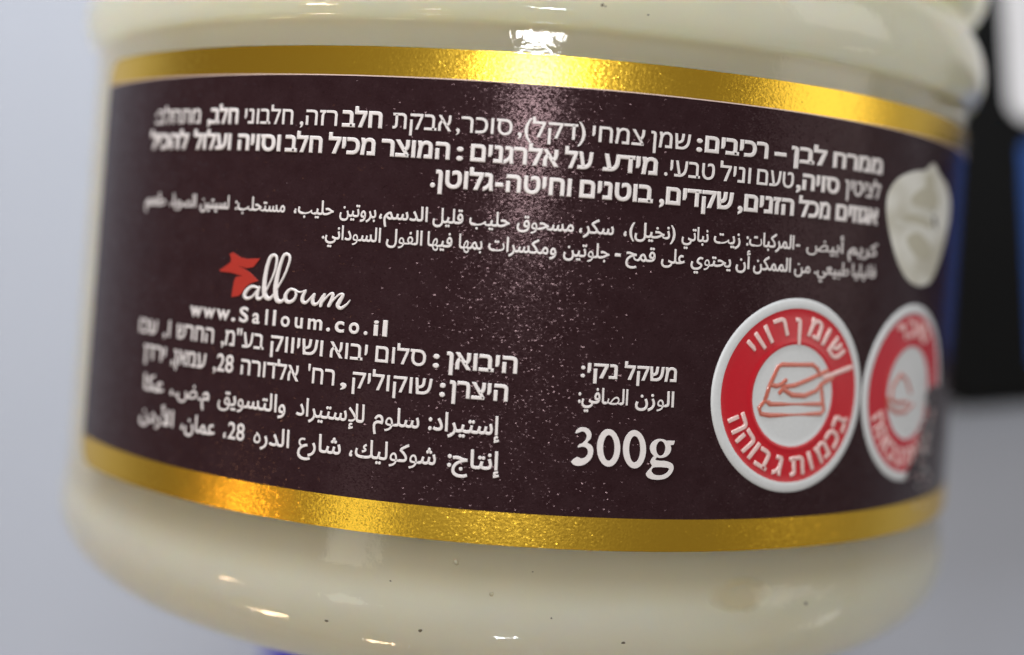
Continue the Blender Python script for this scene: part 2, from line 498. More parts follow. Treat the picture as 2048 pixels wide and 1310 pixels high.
# ---------------------------------------------------------------- print data measured on the label, mm
LABEL = {"vt":10.241,"vb":-15.003,"gt":1.51,"gb":1.724,"uL":-31.337}
ROWS = [["H",0.8,6.049,[["חרממ",17.737,21.958,1],["ןבל",14.722,17.24,1],["-",13.598,14.391,1],["םיביכר",9.361,13.184,1],[":",8.881,9.223,1],["ןמש",6.356,8.547,0],["יחמצ",3.257,6.016,0],[",(לקד)",-0.587,2.903,0],[",רכוס",-3.769,-0.86,0],["תקבא",-7.157,-4.02,0],["בלח",-10.001,-7.724,1],[",הזר",-12.53,-10.281,0],["ינובלח",-16.22,-12.971,0],[",בלח",-19.052,-16.669,1],[":בלחתמ",-23.959,-19.652,0]]],["H",0.82,4.63,[["ןיטיצל",18.829,21.925,0],[",היוס",15.188,18.345,1],["םעט",12.589,14.995,0],["לינו",10.342,12.196,0],[".יעבט",7.197,10.031,0],["עדימ",3.908,6.825,1],["לע",1.908,3.396,1],["םינגרלא",-2.934,1.634,1],[":",-3.658,-3.293,1],["רצומה",-7.678,-3.992,1],["ליכמ",-10.704,-7.999,1],["בלח",-13.354,-11.05,1],["היוסו",-16.583,-13.645,1],["לולעו",-20.068,-17.077,1],["ליכהל",-24.31,-20.526,1]]],["H",0.84,3.184,[["םיזוגא",18.208,21.847,1],["לכמ",15.453,17.739,1],[",םינזה",11.532,15.121,1],[",םידקש",7.03,11.241,1],["םינטוב",2.788,6.687,1],["הטיחו",-0.996,2.384,1],["-",-1.557,-1.119,1],[".ןטולג",-4.921,-1.629,1]]],["A",0.74,1.361,[["ﻢﻳﺮﻛ",19.405,22.056,0],["ﺾﻴﺑﺃ",16.181,19.031,0],["-",15.446,15.726,0],[":ﺕﺎﺒﻛﺮﻤﻟﺍ",12.199,15.314,0.4],["ﺖﻳﺯ",10.243,11.841,0.4],["ﻲﺗﺎﺒﻧ",8.411,9.934,0.4],["،(ﻞﻴﺨﻧ)",5.252,8.059,0.4],["،ﺮﻜﺳ",2.919,4.734,0.4],["ﻕﻮﺤﺴﻣ",-0.299,2.645,0.4],["ﺐﻴﻠﺣ",-2.745,-0.648,0.4],["ﻞﻴﻠﻗ",-4.652,-3.046,0.4],["،ﻢﺳﺪﻟﺍ",-7.531,-4.905,0.4],["ﻦﻴﺗﻭﺮﺑ",-9.759,-7.685,0.4],["،ﺐﻴﻠﺣ",-12.49,-10.096,0.4],[":ﺐﻠﺤﺘﺴﻣ",-16.434,-13.058,0.2],["ﻦﻴﺘﻴﺴﻟ",-19.139,-16.888,0.2],["،ﺎﻳﻮﺼﻟﺍ",-21.811,-19.489,0],["ﻢﻌﻃ",-24.388,-22.272,0]]],["A",0.74,0.127,[["ﺎﻴﻠﻴﻧﺎﻓ",19.871,22.001,0],[".ﻲﻌﻴﺒﻃ",16.875,19.573,0],["ﻦﻣ",15.442,16.56,0],["ﻦﻜﻤﻤﻟﺍ",12.735,15.179,0.4],["ﻥﺃ",11.652,12.528,0.4],["ﻱﻮﺘﺤﻳ",9.012,11.361,0.4],["ﻰﻠﻋ",7.366,8.683,0.4],["ﺢﻤﻗ",5.448,7.048,0.4],["-",4.87,5.188,1],["ﻦﻴﺗﻮﻠﺟ",2.18,4.586,0.4],["ﺕﺍﺮﺴﻜﻣﻭ",-1.674,1.83,0.4],["ﺎﻬﻤﺑ",-3.199,-1.973,0.4],["ﺎﻬﻴﻓ",-4.85,-3.527,0.4],["ﻝﻮﻔﻟﺍ",-7.05,-5.104,0.4],[".ﻲﻧﺍﺩﻮﺴﻟﺍ",-10.681,-7.341,0.4]]],["L",0.8,-4.692,[["w",-19.292,-18.312,0.5],["w",-18.233,-17.303,0.5],["w",-17.19,-16.231,0.5],[".",-16.087,-15.838,1],["S",-15.555,-14.932,0.5],["a",-14.66,-14.157,0.5],["l",-13.795,-13.632,0.5],["l",-13.308,-13.115,0.5],["o",-12.797,-12.233,0.5],["u",-11.924,-11.435,0.5],["m",-11.134,-10.273,0.5],[".",-10.039,-9.806,0.8],["c",-9.546,-9.003,0.8],["o",-8.748,-8.158,0.8],[".",-7.907,-7.686,0.8],["i",-7.383,-7.108,0.8],["l",-6.89,-6.618,0.8]]],["H",0.82,-6.056,[["ןאוביה",-3.395,0.269,0.8],[":",-4.095,-3.755,1],["םולס",-7.172,-4.457,0.1],["אובי",-9.73,-7.601,0.1],["קווישו",-13.32,-10.125,0.1],[",מ\"עב",-16.707,-13.775,0],["שרחה",-20.286,-17.282,0],[",1",-21.48,-20.891,0],["וכע",-23.958,-22.131,0]]],["H",0.82,-7.521,[["ןרציה",-3.133,-0.113,0.8],[":",-3.647,-3.335,1],["קילוקוש",-8.331,-4.034,0.1],[",",-9.003,-8.635,0.3],["'חר",-10.901,-9.34,0.1],["הרודלא",-15.171,-11.443,0.1],[",28",-17.153,-15.709,0],[",ןאמע",-20.602,-17.741,0],["ןדרי",-23.305,-21.125,0]]],["A",0.95,-9.307,[[":ﺩﺍﺮﻴﺘﺳﺇ",-4.096,-0.395,0.5],["ﻡﻮﻠﺳ",-7.031,-4.558,0.2],["ﺩﺍﺮﻴﺘﺳﻺﻟ",-11.443,-7.514,0.2],["ﻖﻳﻮﺴﺘﻟﺍﻭ",-16.598,-12.086,0.2],["،.ﺽ.ﻡ",-20.476,-17.285,0],["ﺎﻜﻋ",-23.053,-21.089,0]]],["A",0.95,-11.115,[[":ﺝﺎﺘﻧﺇ",-2.975,-0.266,0.5],["،ﻚﻴﻟﻮﻛﻮﺷ",-8.216,-3.562,0.2],["ﻉﺭﺎﺷ",-11.199,-8.683,0.2],["ﻩﺭﺪﻟﺍ",-13.957,-11.715,0.2],["،28",-16.054,-14.605,0],["،ﻥﺎﻤﻋ",-19.35,-16.688,0],["ﻥﺩﺭﻷﺍ",-23.227,-20.012,0]]],["H",0.72,-6.019,[["לקשמ",5.813,8.665,0.5],[":יקנ",3.526,5.452,0.5]]],["A",0.8,-7.35,[["ﻥﺯﻮﻟﺍ",6.499,8.623,0.5],[":ﻲﻓﺎﺼﻟﺍ",3.49,6.107,0.5]]]]
NUM = [[[[3.464,-8.93],[3.498,-8.822],[3.587,-8.701],[3.712,-8.638],[3.858,-8.614],[4.008,-8.636],[4.143,-8.698],[4.241,-8.809],[4.299,-8.94],[4.3,-9.068],[4.262,-9.191],[4.168,-9.3],[4.109,-9.394],[4.208,-9.454],[4.341,-9.521],[4.414,-9.628],[4.453,-9.765],[4.452,-9.944],[4.412,-10.128],[4.326,-10.284],[4.209,-10.416],[4.07,-10.517],[3.915,-10.586],[3.745,-10.622],[3.584,-10.615],[3.428,-10.541],[3.349,-10.433],[3.465,-10.291],[3.636,-10.179],[3.741,-10.196],[3.835,-10.241],[3.934,-10.238],[4.027,-10.203],[4.116,-10.113],[4.18,-10.001],[4.189,-9.886],[4.164,-9.779],[4.115,-9.701],[4.043,-9.647],[3.95,-9.621],[3.846,-9.618],[3.726,-9.65],[3.639,-9.668],[3.645,-9.606],[3.701,-9.526],[3.789,-9.483],[3.889,-9.433],[3.976,-9.34],[4.041,-9.231],[4.065,-9.117],[4.053,-9.008],[4.003,-8.916],[3.931,-8.848],[3.847,-8.825],[3.762,-8.83],[3.695,-8.864],[3.629,-8.904],[3.531,-8.936]]],[[[5.856,-9.589],[5.86,-9.742],[5.848,-9.891],[5.821,-10.034],[5.78,-10.166],[5.726,-10.285],[5.66,-10.387],[5.584,-10.47],[5.5,-10.532],[5.41,-10.571],[5.315,-10.588],[5.219,-10.58],[5.124,-10.548],[5.032,-10.494],[4.945,-10.418],[4.866,-10.322],[4.796,-10.209],[4.738,-10.082],[4.691,-9.943],[4.659,-9.796],[4.641,-9.644],[4.637,-9.493],[4.649,-9.344],[4.675,-9.201],[4.715,-9.069],[4.769,-8.951],[4.834,-8.848],[4.909,-8.765],[4.993,-8.702],[5.083,-8.662],[5.177,-8.646],[5.273,-8.653],[5.368,-8.684],[5.46,-8.738],[5.548,-8.814],[5.628,-8.91],[5.698,-9.023],[5.758,-9.151],[5.805,-9.29],[5.838,-9.437]],[[5.562,-9.602],[5.566,-9.708],[5.562,-9.812],[5.55,-9.911],[5.532,-10.003],[5.507,-10.085],[5.475,-10.155],[5.438,-10.213],[5.397,-10.255],[5.353,-10.282],[5.306,-10.293],[5.257,-10.286],[5.209,-10.264],[5.162,-10.225],[5.118,-10.171],[5.077,-10.104],[5.04,-10.024],[5.009,-9.935],[4.984,-9.838],[4.965,-9.735],[4.954,-9.629],[4.95,-9.524],[4.954,-9.42],[4.965,-9.321],[4.983,-9.229],[5.009,-9.147],[5.04,-9.077],[5.076,-9.019],[5.117,-8.976],[5.162,-8.95],[5.209,-8.939],[5.257,-8.945],[5.305,-8.968],[5.352,-9.006],[5.397,-9.06],[5.438,-9.127],[5.475,-9.206],[5.506,-9.296],[5.532,-9.393],[5.55,-9.496]]],[[[7.244,-9.608],[7.248,-9.764],[7.236,-9.917],[7.209,-10.062],[7.168,-10.197],[7.113,-10.318],[7.047,-10.422],[6.97,-10.506],[6.885,-10.569],[6.793,-10.608],[6.698,-10.624],[6.601,-10.615],[6.505,-10.582],[6.411,-10.525],[6.324,-10.447],[6.244,-10.349],[6.173,-10.233],[6.113,-10.102],[6.067,-9.96],[6.033,-9.81],[6.015,-9.655],[6.011,-9.5],[6.023,-9.348],[6.049,-9.203],[6.089,-9.068],[6.143,-8.948],[6.208,-8.844],[6.284,-8.759],[6.369,-8.696],[6.46,-8.656],[6.555,-8.64],[6.652,-8.648],[6.748,-8.68],[6.842,-8.736],[6.93,-8.814],[7.012,-8.913],[7.083,-9.029],[7.144,-9.16],[7.191,-9.302],[7.225,-9.453]],[[6.943,-9.619],[6.947,-9.728],[6.944,-9.835],[6.933,-9.937],[6.914,-10.031],[6.889,-10.116],[6.858,-10.188],[6.821,-10.247],[6.78,-10.29],[6.735,-10.317],[6.688,-10.327],[6.64,-10.321],[6.592,-10.297],[6.544,-10.256],[6.5,-10.201],[6.458,-10.131],[6.421,-10.049],[6.39,-9.957],[6.364,-9.857],[6.346,-9.751],[6.334,-9.642],[6.33,-9.533],[6.333,-9.427],[6.344,-9.325],[6.362,-9.231],[6.387,-9.147],[6.418,-9.074],[6.455,-9.016],[6.496,-8.972],[6.541,-8.945],[6.587,-8.934],[6.636,-8.941],[6.684,-8.964],[6.731,-9.004],[6.776,-9.06],[6.818,-9.13],[6.855,-9.212],[6.887,-9.304],[6.912,-9.404],[6.931,-9.51]]],[[[8.617,-9.521],[8.616,-9.599],[8.6,-9.675],[8.57,-9.747],[8.527,-9.815],[8.472,-9.875],[8.406,-9.928],[8.332,-9.97],[8.25,-10.002],[8.162,-10.023],[8.072,-10.031],[7.982,-10.028],[7.892,-10.012],[7.807,-9.985],[7.727,-9.947],[7.655,-9.899],[7.592,-9.842],[7.54,-9.778],[7.501,-9.707],[7.474,-9.633],[7.462,-9.556],[7.463,-9.479],[7.479,-9.403],[7.508,-9.331],[7.55,-9.263],[7.604,-9.203],[7.669,-9.15],[7.743,-9.107],[7.824,-9.075],[7.91,-9.054],[8.0,-9.045],[8.091,-9.048],[8.181,-9.063],[8.267,-9.09],[8.348,-9.129],[8.421,-9.177],[8.484,-9.234],[8.537,-9.299],[8.577,-9.369],[8.604,-9.444]],[[8.308,-9.53],[8.309,-9.591],[8.304,-9.652],[8.293,-9.709],[8.275,-9.762],[8.252,-9.81],[8.224,-9.851],[8.192,-9.884],[8.156,-9.908],[8.117,-9.924],[8.077,-9.93],[8.036,-9.926],[7.995,-9.913],[7.956,-9.891],[7.919,-9.859],[7.885,-9.82],[7.855,-9.774],[7.83,-9.723],[7.811,-9.666],[7.797,-9.607],[7.789,-9.546],[7.788,-9.484],[7.793,-9.424],[7.804,-9.367],[7.822,-9.314],[7.845,-9.266],[7.873,-9.225],[7.905,-9.192],[7.941,-9.167],[7.979,-9.152],[8.019,-9.145],[8.06,-9.149],[8.101,-9.162],[8.14,-9.184],[8.177,-9.216],[8.211,-9.255],[8.241,-9.301],[8.267,-9.352],[8.286,-9.409],[8.3,-9.469]]],[[[8.391,-9.123],[8.798,-9.122],[8.74,-9.315],[8.469,-9.368]]],[[[7.74,-9.912],[7.665,-9.999],[7.58,-10.134],[7.53,-10.255],[7.552,-10.336],[7.609,-10.404],[7.634,-10.476],[7.59,-10.562],[7.515,-10.651],[7.448,-10.734],[7.397,-10.805],[7.355,-10.87],[7.346,-10.934],[7.379,-11.003],[7.445,-11.071],[7.535,-11.125],[7.654,-11.159],[7.799,-11.177],[7.95,-11.181],[8.109,-11.171],[8.273,-11.145],[8.418,-11.103],[8.531,-11.039],[8.623,-10.958],[8.699,-10.871],[8.761,-10.779],[8.806,-10.681],[8.828,-10.587],[8.827,-10.496],[8.802,-10.409],[8.749,-10.335],[8.657,-10.277],[8.537,-10.233],[8.411,-10.202],[8.28,-10.191],[8.144,-10.193],[8.025,-10.19],[7.922,-10.176],[7.836,-10.157],[7.785,-10.129],[7.795,-10.087],[7.84,-10.037],[7.863,-9.992],[7.84,-9.946],[7.795,-9.905]],[[7.644,-10.616],[7.672,-10.58],[7.713,-10.55],[7.785,-10.528],[7.905,-10.517],[8.055,-10.514],[8.197,-10.517],[8.323,-10.523],[8.44,-10.534],[8.526,-10.554],[8.572,-10.586],[8.587,-10.627],[8.577,-10.677],[8.54,-10.743],[8.477,-10.817],[8.401,-10.878],[8.313,-10.918],[8.212,-10.945],[8.111,-10.958],[8.008,-10.959],[7.904,-10.947],[7.813,-10.921],[7.735,-10.875],[7.669,-10.815],[7.625,-10.757],[7.612,-10.707],[7.621,-10.659]]]]
SCRIPT = [[[-14.357,-2.817,0.124],[-14.389,-2.802,0.127],[-14.434,-2.782,0.132],[-14.489,-2.761,0.137],[-14.55,-2.746,0.143],[-14.621,-2.735,0.148],[-14.701,-2.725,0.153],[-14.785,-2.725,0.159],[-14.865,-2.74,0.167],[-14.944,-2.776,0.177],[-15.024,-2.829,0.19],[-15.099,-2.89,0.203],[-15.163,-2.954,0.214],[-15.219,-3.024,0.224],[-15.268,-3.103,0.233],[-15.302,-3.179,0.238],[-15.315,-3.244,0.238],[-15.301,-3.297,0.229],[-15.265,-3.344,0.214],[-15.213,-3.379,0.196],[-15.152,-3.397,0.181],[-15.079,-3.397,0.167],[-14.991,-3.381,0.153],[-14.899,-3.35,0.142],[-14.812,-3.304,0.133],[-14.728,-3.237,0.129],[-14.644,-3.15,0.129],[-14.565,-3.058,0.131],[-14.497,-2.978,0.133],[-14.442,-2.909,0.137],[-14.395,-2.843,0.143],[-14.359,-2.788,0.148],[-14.332,-2.749,0.152]],[[-14.333,-2.74,0.167],[-14.356,-2.807,0.176],[-14.389,-2.904,0.19],[-14.422,-3.009,0.204],[-14.443,-3.099,0.214],[-14.451,-3.173,0.219],[-14.453,-3.242,0.221],[-14.444,-3.299,0.22],[-14.42,-3.338,0.214],[-14.377,-3.359,0.202],[-14.317,-3.363,0.186],[-14.251,-3.351,0.167],[-14.187,-3.319,0.152],[-14.127,-3.269,0.14],[-14.066,-3.199,0.129],[-14.004,-3.112,0.12],[-13.939,-3.009,0.114],[-13.87,-2.886,0.111],[-13.798,-2.743,0.11],[-13.726,-2.59,0.111],[-13.657,-2.438,0.114],[-13.59,-2.288,0.12],[-13.523,-2.135,0.127],[-13.462,-1.98,0.136],[-13.413,-1.822,0.143],[-13.375,-1.652,0.149],[-13.346,-1.471,0.154],[-13.329,-1.303,0.159],[-13.328,-1.17,0.162],[-13.345,-1.078,0.162],[-13.378,-1.015,0.159],[-13.422,-0.976,0.158],[-13.473,-0.956,0.162],[-13.536,-0.951,0.173],[-13.61,-0.965,0.189],[-13.685,-1.003,0.205],[-13.752,-1.074,0.219],[-13.808,-1.183,0.228],[-13.859,-1.327,0.235],[-13.904,-1.491,0.241],[-13.941,-1.66,0.247],[-13.973,-1.84,0.254],[-13.999,-2.034,0.261],[-14.016,-2.231,0.268],[-14.025,-2.416,0.276],[-14.025,-2.595,0.287],[-14.017,-2.771,0.301],[-13.998,-2.931,0.312],[-13.965,-3.061,0.314],[-13.913,-3.16,0.306],[-13.846,-3.233,0.29],[-13.772,-3.28,0.269],[-13.7,-3.3,0.247],[-13.631,-3.292,0.222],[-13.56,-3.257,0.192],[-13.489,-3.197,0.164],[-13.415,-3.118,0.143],[-13.34,-3.015,0.13],[-13.264,-2.887,0.123],[-13.186,-2.745,0.12],[-13.105,-2.596,0.119],[-13.017,-2.44,0.122],[-12.923,-2.275,0.128],[-12.833,-2.102,0.136],[-12.752,-1.924,0.143],[-12.677,-1.729,0.148],[-12.607,-1.52,0.154],[-12.55,-1.323,0.158],[-12.516,-1.165,0.162],[-12.51,-1.054,0.162],[-12.526,-0.976,0.161],[-12.557,-0.922,0.16],[-12.599,-0.883,0.162],[-12.656,-0.854,0.167],[-12.729,-0.841,0.174],[-12.806,-0.851,0.183],[-12.873,-0.891,0.19],[-12.929,-0.97,0.197],[-12.978,-1.081,0.204],[-13.024,-1.212,0.211],[-13.068,-1.351,0.219],[-13.11,-1.5,0.227],[-13.15,-1.664,0.236],[-13.186,-1.835,0.246],[-13.217,-2.007,0.257],[-13.244,-2.182,0.272],[-13.268,-2.362,0.289],[-13.283,-2.541,0.305],[-13.285,-2.709,0.314],[-13.271,-2.876,0.317],[-13.246,-3.041,0.315],[-13.209,-3.188,0.308],[-13.16,-3.297,0.295],[-13.096,-3.361,0.274],[-13.018,-3.392,0.246],[-12.935,-3.396,0.216],[-12.857,-3.382,0.19],[-12.781,-3.336,0.168],[-12.703,-3.259,0.148],[-12.635,-3.18,0.131],[-12.587,-3.126,0.119]],[[-11.987,-2.733,0.143],[-12.051,-2.717,0.141],[-12.145,-2.692,0.138],[-12.247,-2.676,0.138],[-12.336,-2.685,0.143],[-12.412,-2.729,0.156],[-12.484,-2.798,0.176],[-12.546,-2.877,0.197],[-12.591,-2.953,0.214],[-12.617,-3.03,0.227],[-12.627,-3.111,0.238],[-12.623,-3.188,0.246],[-12.605,-3.252,0.247],[-12.57,-3.303,0.241],[-12.518,-3.346,0.227],[-12.456,-3.374,0.212],[-12.39,-3.383,0.2],[-12.316,-3.369,0.193],[-12.232,-3.335,0.189],[-12.151,-3.288,0.185],[-12.086,-3.235,0.181],[-12.04,-3.172,0.176],[-12.005,-3.098,0.172],[-11.981,-3.021,0.167],[-11.968,-2.953,0.162],[-11.975,-2.891,0.156],[-12.0,-2.831,0.149],[-12.02,-2.781,0.141],[-12.014,-2.75,0.133],[-11.972,-2.748,0.123],[-11.909,-2.768,0.111],[-11.832,-2.792,0.101],[-11.753,-2.798,0.095],[-11.662,-2.779,0.096],[-11.558,-2.745,0.102],[-11.462,-2.71,0.109],[-11.396,-2.687,0.114]],[[-11.394,-2.711,0.133],[-11.423,-2.757,0.149],[-11.466,-2.823,0.173],[-11.509,-2.897,0.197],[-11.54,-2.969,0.214],[-11.559,-3.041,0.224],[-11.571,-3.116,0.23],[-11.572,-3.186,0.232],[-11.557,-3.241,0.228],[-11.521,-3.285,0.218],[-11.469,-3.319,0.201],[-11.407,-3.335,0.183],[-11.342,-3.323,0.167],[-11.268,-3.268,0.152],[-11.185,-3.179,0.138],[-11.104,-3.082,0.126],[-11.034,-3.003,0.119],[-10.974,-2.935,0.116],[-10.919,-2.871,0.117],[-10.878,-2.826,0.123],[-10.855,-2.817,0.133],[-10.864,-2.859,0.154],[-10.897,-2.941,0.183],[-10.933,-3.036,0.21],[-10.952,-3.119,0.228],[-10.949,-3.19,0.234],[-10.936,-3.262,0.232],[-10.912,-3.322,0.224],[-10.876,-3.358,0.214],[-10.825,-3.37,0.199],[-10.76,-3.363,0.179],[-10.69,-3.336,0.158],[-10.623,-3.289,0.143],[-10.556,-3.205,0.134],[-10.486,-3.091,0.129],[-10.424,-2.979,0.126],[-10.381,-2.902,0.124]],[[-10.279,-2.82,0.181],[-10.295,-2.864,0.185],[-10.318,-2.926,0.19],[-10.344,-2.998,0.196],[-10.367,-3.072,0.2],[-10.39,-3.156,0.201],[-10.414,-3.25,0.201],[-10.435,-3.337,0.2],[-10.449,-3.397,0.2]],[[-10.428,-3.322,0.105],[-10.354,-3.223,0.107],[-10.247,-3.08,0.109],[-10.132,-2.933,0.113],[-10.035,-2.825,0.119],[-9.955,-2.763,0.127],[-9.882,-2.724,0.138],[-9.823,-2.71,0.149],[-9.784,-2.723,0.162],[-9.773,-2.77,0.177],[-9.783,-2.849,0.194],[-9.805,-2.941,0.209],[-9.829,-3.029,0.219],[-9.859,-3.117,0.221],[-9.899,-3.212,0.218],[-9.937,-3.298,0.213],[-9.964,-3.358,0.209]],[[-9.941,-3.307,0.105],[-9.852,-3.201,0.107],[-9.724,-3.047,0.109],[-9.588,-2.892,0.113],[-9.474,-2.781,0.119],[-9.382,-2.726,0.127],[-9.297,-2.701,0.136],[-9.232,-2.703,0.148],[-9.197,-2.726,0.162],[-9.205,-2.779,0.18],[-9.247,-2.862,0.203],[-9.301,-2.955,0.223],[-9.347,-3.039,0.238],[-9.386,-3.115,0.244],[-9.429,-3.19,0.246],[-9.46,-3.259,0.243],[-9.468,-3.317,0.238],[-9.445,-3.369,0.23],[-9.399,-3.414,0.218],[-9.34,-3.444,0.205],[-9.276,-3.448,0.19],[-9.203,-3.418,0.175],[-9.118,-3.361,0.157],[-9.033,-3.292,0.139],[-8.961,-3.228,0.124],[-8.903,-3.165,0.109],[-8.853,-3.097,0.096],[-8.813,-3.037,0.084],[-8.785,-2.995,0.076]]]
STAR = [[[[-16.566,-1.077],[-16.339,-0.987],[-15.784,-1.231],[-15.325,-1.277],[-14.447,-1.194],[-14.84,-1.672],[-15.278,-1.763],[-15.738,-1.698],[-15.936,-1.696],[-15.465,-1.826],[-15.064,-1.99],[-14.759,-2.194],[-14.458,-2.398],[-14.762,-2.496],[-15.006,-2.59],[-15.305,-2.814],[-15.5,-3.132],[-15.712,-3.3],[-16.198,-3.4],[-16.168,-3.032],[-16.106,-2.519],[-15.975,-2.297],[-15.493,-2.202],[-15.89,-2.159],[-16.296,-2.086],[-17.118,-2.067],[-17.228,-2.013],[-16.739,-1.725],[-16.453,-1.528],[-16.427,-1.323]]]]
BLOB = [[28.086,7.264],[27.926,7.21],[27.765,7.11],[27.589,7.007],[27.423,6.913],[27.242,6.815],[26.952,6.725],[26.505,6.662],[25.972,6.608],[25.435,6.522],[24.883,6.385],[24.328,6.217],[23.868,6.037],[23.536,5.849],[23.281,5.648],[23.072,5.436],[22.896,5.221],[22.762,4.996],[22.679,4.746],[22.652,4.457],[22.674,4.143],[22.729,3.832],[22.815,3.534],[22.935,3.238],[23.076,2.936],[23.236,2.621],[23.419,2.3],[23.624,1.978],[23.858,1.649],[24.116,1.319],[24.391,1.018],[24.679,0.753],[24.984,0.517],[25.308,0.317],[25.656,0.158],[26.025,0.036],[26.402,-0.053],[26.78,-0.111],[27.167,-0.136],[27.561,-0.122],[27.979,-0.073],[28.408,0.016],[28.804,0.155],[29.131,0.351],[29.414,0.598],[29.698,0.885],[30.005,1.215],[30.315,1.587],[30.618,1.984],[30.923,2.415],[31.219,2.872],[31.472,3.313],[31.669,3.723],[31.811,4.115],[31.88,4.488],[31.872,4.839],[31.789,5.169],[31.617,5.475],[31.347,5.763],[31.004,6.026],[30.63,6.249],[30.212,6.412],[29.773,6.536],[29.391,6.664],[29.084,6.821],[28.82,6.98],[28.591,7.108],[28.402,7.197],[28.244,7.254]]
BLOBD = [[[24.551,3.835],[24.801,3.925],[25.259,4.016],[25.791,4.06],[26.414,4.025],[27.136,3.942],[27.771,3.859],[28.236,3.79],[28.573,3.72],[28.746,3.646],[28.726,3.554],[28.534,3.46],[28.214,3.404],[27.754,3.413],[27.195,3.461],[26.646,3.509],[26.097,3.538],[25.557,3.566],[25.132,3.609],[24.809,3.675],[24.582,3.756]],[[25.627,5.194],[25.921,5.369],[26.325,5.555],[26.787,5.701],[27.339,5.808],[27.97,5.877],[28.531,5.854],[28.974,5.687],[29.317,5.423],[29.479,5.166],[29.439,4.932],[29.21,4.707],[28.773,4.553],[28.04,4.51],[27.176,4.539],[26.479,4.587],[25.991,4.629],[25.618,4.687],[25.396,4.771],[25.347,4.892],[25.438,5.039]],[[25.122,2.667],[25.38,2.817],[25.811,2.942],[26.251,3.007],[26.63,3.0],[27.014,2.932],[27.423,2.803],[27.943,2.587],[28.502,2.308],[28.847,2.046],[28.817,1.814],[28.545,1.603],[28.187,1.459],[27.768,1.395],[27.28,1.397],[26.803,1.467],[26.321,1.629],[25.848,1.858],[25.49,2.082],[25.248,2.288],[25.105,2.492]],[[27.314,6.569],[27.583,6.616],[27.931,6.601],[28.22,6.518],[28.423,6.325],[28.557,6.062],[28.531,5.854],[28.241,5.742],[27.808,5.687],[27.461,5.692],[27.256,5.773],[27.12,5.913],[27.058,6.067],[27.073,6.245],[27.16,6.438]]]
BLOBH = [[[23.666,3.637],[23.9,3.608],[24.276,3.529],[24.739,3.447],[25.365,3.374],[26.11,3.3],[26.688,3.239],[26.966,3.194],[27.026,3.162],[26.864,3.147],[26.413,3.152],[25.777,3.174],[25.188,3.209],[24.664,3.256],[24.173,3.315],[23.825,3.384],[23.644,3.479],[23.59,3.583]],[[25.444,4.439],[25.798,4.465],[26.273,4.455],[26.823,4.443],[27.54,4.448],[28.375,4.453],[28.997,4.43],[29.235,4.347],[29.18,4.232],[28.851,4.141],[28.174,4.099],[27.306,4.085],[26.557,4.082],[25.934,4.073],[25.389,4.073],[25.063,4.107],[25.023,4.207],[25.182,4.341]]]
EC = [16.026,-6.577,5.317]
EC2 = [26.788,-6.577,5.317]
TOPL = [["ש",[3.034,2.667]],["ו",[2.077,3.291]],["מ",[1.258,3.782]],["ן",[-0.041,3.932]],["ר",[-1.298,3.868]],["ו",[-2.089,3.405]],["ו",[-2.652,3.056]],["י",[-3.199,2.761]]]
BOTL = [["ב",[3.624,-1.534]],["כ",[3.138,-2.399]],["מ",[2.373,-3.143]],["ו",[1.495,-3.655]],["ת",[0.511,-3.879]],["ג",[-0.834,-3.913]],["ב",[-1.853,-3.525]],["ו",[-2.449,-2.984]],["ה",[-3.05,-2.484]],["ה",[-3.72,-1.595]]]
ICON = [[[-1.723,-0.377,0.2],[-1.972,-0.293,0.2],[-1.742,0.491,0.2],[-1.243,1.56,0.2],[-0.981,1.671,0.2],[1.184,1.712,0.2],[1.566,1.505,0.2],[1.745,1.151,0.2]],[[1.919,0.619,0.2],[2.135,-0.363,0.2],[1.934,-0.469,0.2],[-1.661,-0.48,0.2],[-1.972,-0.293,0.2],[-2.326,-0.688,0.2],[-2.196,-1.007,0.2],[-1.61,-1.089,0.2],[2.046,-1.005,0.2],[2.253,-0.811,0.2],[2.135,-0.363,0.2]],[[-1.643,0.579,0.2],[-1.261,0.499,0.2],[-0.944,0.591,0.2],[-0.688,0.813,0.2]],[[-1.015,0.154,0.2],[-0.768,0.463,0.2],[0.006,0.56,0.2],[0.905,0.86,0.2],[2.322,1.379,0.2]],[[-0.757,0.332,0.2],[-0.174,0.032,0.22],[0.748,-0.007,0.22],[1.559,0.262,0.2],[1.894,0.618,0.2],[2.744,0.979,0.2]]]
HANDLE = [[2.105,1.021,0.28],[4.227,1.588,0.28]]
ICON2 = [[[-2.29,-0.254,0.2],[-2.168,0.482,0.2],[-1.319,1.158,0.2],[-0.566,0.814,0.2],[0.083,0.04,0.2]],[[-2.787,-0.239,0.2],[-2.458,-0.756,0.2],[-1.584,-1.113,0.2],[-0.386,-1.12,0.2],[0.425,-0.732,0.2]],[[-2.344,-0.252,0.2],[-1.66,-0.552,0.2],[-0.254,-0.589,0.2]]]
FLECK_PATCH = [[30.173,-6.289],[29.253,-6.83],[29.771,-8.026],[28.81,-8.838],[28.606,-9.886],[27.98,-10.606],[27.148,-11.205],[26.821,-11.937],[28.498,-12.197],[31.328,-11.513],[33.065,-9.676],[33.155,-7.657],[32.132,-6.386]]

